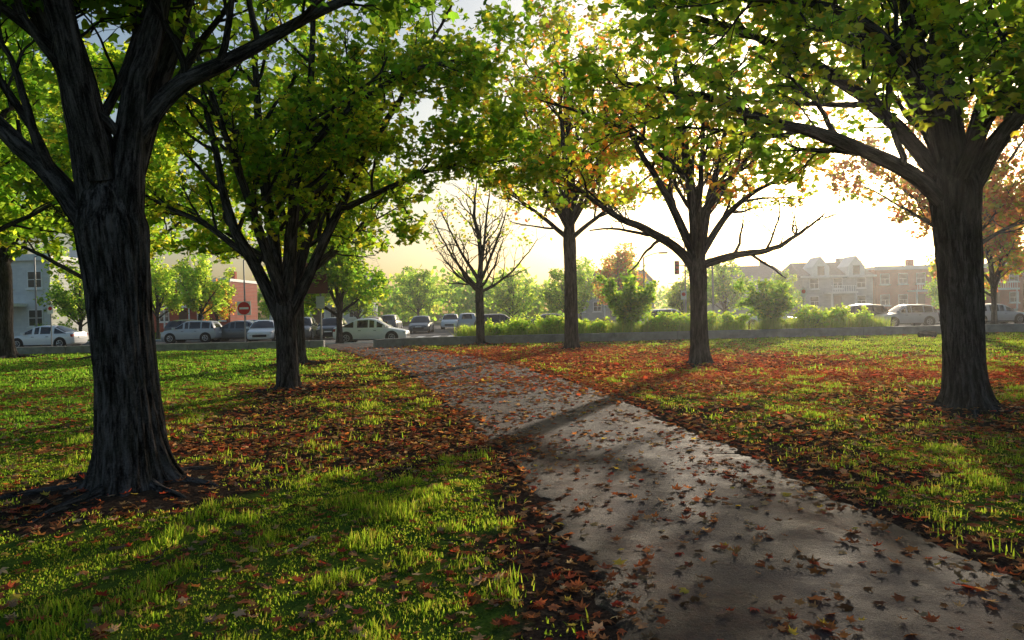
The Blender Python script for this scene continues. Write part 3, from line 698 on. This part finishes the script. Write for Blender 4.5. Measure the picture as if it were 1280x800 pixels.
# ------------------------------------------------------------------ buildings
def brick(name,c1,c2,mortar,scale=4.5,bw=.5,bh=.22):
    m,nt,out=mat(name); tc=N(nt,'ShaderNodeTexCoord')
    mp=N(nt,'ShaderNodeMapping'); mp.inputs['Rotation'].default_value=(math.radians(90),0,0); nt.links.new(tc.outputs['Object'],mp.inputs[0])
    bt=N(nt,'ShaderNodeTexBrick'); bt.inputs['Scale'].default_value=scale; bt.inputs['Color1'].default_value=(*c1,1); bt.inputs['Color2'].default_value=(*c2,1); bt.inputs['Mortar'].default_value=(*mortar,1)
    bt.inputs['Brick Width'].default_value=bw*2; bt.inputs['Row Height'].default_value=bh*2; bt.inputs['Mortar Size'].default_value=.012
    nt.links.new(mp.outputs[0],bt.inputs[0]); n=noise(nt,tc.outputs['Object'],.8,4)
    c=mix(nt,.5,bt.outputs[0],ramp(nt,n.outputs[0],[(.3,(.6,.6,.6)),(.7,(1,1,1))]),'MULTIPLY')
    principled(nt,out,c,.9,None,0,.15); return m
M_brick=brick('red_brick',(.50,.10,.06),(.40,.075,.045),(.36,.2,.16)); M_stone=brick('grey_stone',(.46,.47,.49),(.36,.37,.39),(.5,.5,.5),2.2)
M_pale=brick('pale_stone',(.80,.80,.79),(.72,.72,.72),(.7,.7,.7),2.2)
M_roof=simple('slate_roof',(.13,.13,.14),.85,var=.3,scale=4); M_door=simple('painted_door',(.09,.04,.03),.5)
def house(name,x,y,w,d,st,wm,roof='flat',dormer=False,sh=3.0,porch=True,seed=0):
    g=np.random.default_rng(seed); e=empty(name,(x,y,-.15)); H=st*sh+.5
    b=MB(); b.box(-w/2,w/2,0,d,0,H); 
    b.obj('walls',[wm],e)
    b=MB()
    if roof=='flat':
        b.box(-w/2-.15,w/2+.15,-.2,d+.1,H+.002,H+.35); b.box(-w/2-.25,w/2+.25,-.32,-.2,H-.1,H+.42); b.obj('roof',[M_white],e)
    else:
        rh=2.2; o=.35
        b.add([(-w/2-o,-o,H),(w/2+o,-o,H),(w/2+o,d+o,H),(-w/2-o,d+o,H),(-w/2+.4,d*.5,H+rh),(w/2-.4,d*.5,H+rh)],[(0,1,5,4),(1,2,5),(2,3,4,5),(3,0,4),(3,2,1,0)]); b.obj('roof',[M_roof],e)
        b=MB(); b.box(-w/2-o,w/2+o,-o-.12,-o,H-.12,H+.12); b.obj('gutter',[M_white],e)
    fr=MB(); gl=MB(); nb=max(2,int(w/2.4))
    for f in range(st):
        for k in range(nb):
            cx=-w/2+w*(k+.5)/nb; zb=f*sh+1.3
            if f==0 and k==nb//2: continue
            ww=.62; hh=1.45
            fr.box(cx-ww,cx+ww,-.07,-.001,zb,zb+hh); gl.box(cx-ww+.09,cx-.03,-.085,-.0705,zb+.09,zb+hh*.5-.03); gl.box(cx+.03,cx+ww-.09,-.085,-.0705,zb+.09,zb+hh*.5-.03)
            gl.box(cx-ww+.09,cx+ww-.09,-.085,-.0705,zb+hh*.5+.03,zb+hh-.09)
            fr.box(cx-ww-.12,cx+ww+.12,-.16,-.001,zb-.14,zb-.002)
    fr.obj('window_frames',[M_white],e); gl.obj('windows',[M_glass],e)
    cx=-w/2+w*(nb//2+.5)/nb
    b=MB(); b.box(cx-.5,cx+.5,-.06,-.001,.5,2.7); b.obj('door',[M_door],e)
    b=MB(); b.box(cx-1.6,cx+1.6,-1.9,-.002,0,.5)
    for s in(0,1,2): b.box(cx-.7,cx+.7,-2.2-.3*s,-1.9-.3*s-.002,0,.36-.12*s)
    b.obj('porch_steps',[M_conc],e)
    if porch:
        b=MB(); b.box(cx-1.8,cx+1.8,-2.0,-.002,3.0,3.25)
        for s in(-1.55,1.55): b.cyl((cx+s,-1.8,.5),(cx+s,-1.8,3.0),.11,.09,10)
        for s in np.arange(-1.5,1.6,.3): b.box(cx+s-.03,cx+s+.03,-1.95,-1.9,3.25,4.0)
        b.box(cx-1.7,cx+1.7,-1.97,-1.88,4.0,4.07); b.obj('porch',[M_white],e)
    if dormer:
        b=MB(); gg=MB()
        for dx in(-w*.25,w*.25):
            z=H-.2; b.add([(dx-1.1,-.4,z),(dx+1.1,-.4,z),(dx+1.1,-.4,z+1.5),(dx,-.4,z+2.9),(dx-1.1,-.4,z+1.5),(dx-1.1,3,z),(dx+1.1,3,z),(dx+1.1,3,z+1.5),(dx,3,z+2.9),(dx-1.1,3,z+1.5)],
              [(0,1,2,3,4),(1,6,7,2),(2,7,8,3),(3,8,9,4),(4,9,5,0)])
            gg.box(dx-.45,dx+.45,-.43,-.402,z+.4,z+1.6)
        b.obj('dormers',[M_white],e); gg.obj('dormer_windows',[M_glass],e)
    b=MB(); b.box(w*.3,w*.3+.8,d*.6,d*.6+.8,H,H+1.6+(1.2 if roof!='flat' else 0)); b.obj('chimney',[wm],e)
    return e
house('stone_house',-43.4,60,10,10,2,M_pale,'flat',sh=3.2,seed=1); house('stone_house',-57,62,11,10,2,M_pale,'gable',True,seed=2)
house('stone_house',43.5,96,9.4,10,2,M_stone,'gable',True,2.4,seed=3); house('stone_house',33.2,97,8.6,10,2,M_stone,'gable',False,2.3,seed=5)
house('brick_house',53.4,96,9.6,10,2,M_brick,'flat',sh=2.8,seed=4); house('brick_house',63.4,96,9.6,10,2,M_brick,'flat',False,2.8,seed=6); house('brick_house',73.6,96,9.8,10,2,M_brick,'gable',False,2.8,seed=8)
house('stone_house',-25,92,12,10,2,M_pale,'gable',False,2.4,seed=9); house('stone_house',15,106,12,10,2,M_stone,'gable',False,2.4,seed=10); house('brick_house',-42,92,12,10,2,M_brick,'flat',False,2.9,seed=12)

# ------------------------------------------------------------------ street furniture
def lamp(x,y,h,side=1):
    b=MB(); b.cyl((0,0,0),(0,0,.5),.14,.12,14); b.cyl((0,0,.5),(0,0,h),.075,.05,12)
    pr_=(0,0,h-.02)
    for k in range(1,7):
        t=k/6; q=(side*1.3*t,0,h-.02+.35*math.sin(t*math.pi/2)); b.cyl(pr_,q,.04,.035,8); pr_=q
    b.box(min(side*1.2,side*1.85),max(side*1.2,side*1.85),-.13,.13,h+.25,h+.38)
    b.obj('street_lamp',[M_metal],smooth=True,loc=(x,y,-.02))
lamp(-20.6,55.6,6.0,1); lamp(13.2,54.6,6.6,-1); lamp(-36,54.5,6.5,1); lamp(10.3,55.8,5.5,1)
M_sred=simple('sign_red',(.6,.02,.02),.5,var=.05); M_sbrown=simple('sign_brown',(.20,.05,.035),.6,var=.1)
e=empty('do_not_enter_sign',(-15.6,42.0,0)); b=MB(); b.cyl((0,0,-.1),(0,0,2.45),.03,.03,8); b.obj('post',[M_metal],e)
b=MB(); b.box(-.40,.40,-.05,-.032,1.68,2.48,0); b.cyl((0,-.056,2.08),(0,-.0505,2.08),.37,.37,28,1); b.box(-.27,.27,-.062,-.0565,2.02,2.14,0); b.obj('sign_panel',[M_white,M_sred],e)
e=empty('park_sign',(-10.55,39.2,0)); b=MB()
b.cyl((.15,0,-.1),(.15,0,4.3),.05,.05,10); b.obj('post',[M_metal],e)
b=MB(); b.box(-.62,.58,-.1,-.055,2.75,4.45,0); b.box(-.5,.46,-.106,-.1005,4.1,4.2,1); b.obj('sign_panel',[M_sbrown,M_white],e)
b=MB(); b.box(-.08,.38,-.09,-.055,1.95,2.6,0); b.obj('small_sign',[M_white],e)
for x,y in((9.8,41.0),(-26,40.6),(16.5,40.7)):
    e=empty('parking_sign',(x,y,0)); b=MB(); b.cyl((0,0,-.1),(0,0,2.6),.028,.028,8); b.obj('post',[M_metal],e)
    b=MB(); b.box(-.16,.16,-.045,-.03,2.0,2.5,0); b.cyl((0,-.05,2.3),(0,-.0455,2.3),.11,.11,16,1); b.obj('sign_panel',[M_white,M_sred],e)
e=empty('traffic_light',(15.0,53.6,0)); b=MB(); b.cyl((0,0,-.1),(0,0,4.6),.09,.07,12); b.cyl((0,0,4.4),(-2.6,0,4.7),.05,.04,8); b.obj('pole',[M_metal],e)
b=MB(); b.box(-2.8,-2.5,-.16,.12,4.0,5.0,0)
for k in range(3): b.cyl((-2.65,-.2,4.2+.3*k),(-2.65,-.161,4.2+.3*k),.11,.11,14,1)
b.obj('signal_head',[M_dark,M_sred],e)
A=Acc(); A.add(tubes(resample([(-.45,0,.14),(-.1,.03,.16),(.45,0,.13)],12)[None],np.array([[.02]+[.14]*10+[.02]]),24,.02)); o=obj('fallen_log',A.mesh('log',M_bark),None,(18.2,31.5,0),.2)

# ------------------------------------------------------------------ shrubs behind the wall
def shrub(name,loc,rx,rz,pal,seed,n=3500,ls=.11,stems=14):
    g=np.random.default_rng(seed); A=Acc(); e=empty(name,(loc[0],loc[1],0)); P=[];
    for k in range(stems):
        a=g.random()*6.28; q=g.uniform(.2,.9); P.append(resample([(0,0,-.05),(np.cos(a)*rx*q*.4,np.sin(a)*rx*q*.4,rz*.8),(np.cos(a)*rx*q,np.sin(a)*rx*q,rz*g.uniform(1.1,1.8))],10))
    P=np.array(P); R=np.repeat(np.linspace(.03,.008,10)[None],stems,0); A.add(tubes(P,R,6))
    P2,R2,_=grow(P,R,8,6,rx*.35,rx*.75,.4,1.1,.02,g,.2); A.add(tubes(P2,R2,4)); obj('stems',A.mesh('stems',M_bark),e)
    idx=g.integers(0,len(P2),n); t=g.random(n)*4.99; i=t.astype(int); f=(t-i)[:,None]; pos=P2[idx,i]*(1-f)+P2[idx,i+1]*f+g.normal(size=(n,3))*.09
    pos=pos[pos[:,2]>.1]; n=len(pos)
    obj('foliage',leafmesh('f',DIA,DIA_F,pos,rots(g.random(n)*6.28,g.normal(-.3,.6,n),g.normal(0,.5,n)),ls*g.uniform(.6,1.4,n),g.uniform(0,.6,n),pick(pal,n,.3,g),M_leaf),e)
shrub('large_shrub',(6.1,37.0),1.7,1.7,GREEN+LG,501,7500,.18)
shrub('large_shrub',(13.4,37.4),1.8,1.5,GREEN+LG,502,7000,.18)
for k,(x,rx,rz) in enumerate([(0.3,.9,.6),(1.9,1.,.65),(3.4,.9,.6),(8.2,1.1,.65),(9.9,1.1,.7),(11.4,1.,.6),(15.2,1.1,.8),(16.6,1.,.7),(17.9,.9,.6),(-.9,.8,.5),(4.6,.9,.5),(-2.2,.7,.4),(7.2,.9,.6)]):
    shrub('shrub',(x,36.4+.5*(k%3)),rx,rz,LG,510+k,2200,.15,9)
for x in(-36.6,-35.0):
    shrub('round_shrub',(x,56.4),.75,.75,GREEN,530+int(-x),2500,.12,10)
n=22000; g=np.random.default_rng(13); c=np.stack([g.uniform(-2.5,18.5,110),g.uniform(35.6,38.2,110)],1); ci=g.integers(0,110,n)
x=c[ci,0]+g.normal(0,.2,n); y=c[ci,1]+g.normal(0,.2,n); yaw=g.random(n)*6.28; hh=g.uniform(.5,1.15,n); lean=g.uniform(.1,.9,n)
V=np.empty((n,5,3)); cc,ss=np.cos(yaw)[:,None],np.sin(yaw)[:,None]; lx=BL1[None,:,0]*.03; ly=BL1[None,:,1]*(hh*lean)[:,None]; lz=BL1[None,:,2]*(hh*(1-.3*lean))[:,None]
V[...,0]=x[:,None]+lx*cc-ly*ss; V[...,1]=y[:,None]+lx*ss+ly*cc; V[...,2]=lz
col=pick([(.16,.24,.04),(.20,.27,.05),(.25,.27,.07)],n,.3,g)
obj('ornamental_grass',np_mesh('og',V.reshape(-1,3),(BL1F3[None]+(np.arange(n)*5)[:,None,None]).reshape(-1,3),[M_grass],{'Col':('FLOAT_COLOR',np.repeat(np.concatenate([col,np.ones((n,1))],1),5,0))}))

# ------------------------------------------------------------------ scatter box added for sun glow, washed-out distance and soft fill
m,nt,out=mat('glow_haze_volume'); vs_=N(nt,'ShaderNodeVolumeScatter'); vs_.inputs['Density'].default_value=.0007; vs_.inputs['Anisotropy'].default_value=.72
vs_.inputs['Color'].default_value=(1,.98,.95,1); nt.links.new(vs_.outputs[0],out.inputs['Volume'])
b=MB(); b.box(-140,140,-12,170,-2,15); b.obj('glow_haze_volume',[m])

# ------------------------------------------------------------------ light
az=math.radians(25.5); el=math.radians(12.6)
w=bpy.data.worlds.new("World"); SC.world=w; w.use_nodes=True; nt=w.node_tree
bg=nt.nodes['Background']; sk=nt.nodes.new('ShaderNodeTexSky'); sk.sky_type='NISHITA'; sk.sun_disc=False
sk.sun_elevation=el; sk.sun_rotation=az; sk.dust_density=3.2; sk.air_density=1.25; sk.ozone_density=2.5
nt.links.new(sk.outputs[0],bg.inputs[0]); bg.inputs[1].default_value=.15
sl=bpy.data.lights.new('sun','SUN'); sl.energy=5; sl.angle=math.radians(.8); sl.color=(1,.86,.68)
so=bpy.data.objects.new('sun',sl); COL.objects.link(so)
d=Vector((math.sin(az)*math.cos(el),math.cos(az)*math.cos(el),math.sin(el))); so.rotation_euler=d.to_track_quat('Z','Y').to_euler()
cam=bpy.data.cameras.new('camera'); co=bpy.data.objects.new('camera',cam); COL.objects.link(co)
cam.sensor_width=36; cam.lens=25.3; cam.clip_end=3000; cam.clip_start=.05
co.matrix_world=Matrix.Translation((0,0,1.6))@Matrix.Rotation(math.radians(90-.76),4,'X')@Matrix.Rotation(math.radians(-1.3),4,'Z')
SC.camera=co
SC.view_settings.view_transform='Standard'; SC.view_settings.look='None'; SC.view_settings.exposure=0
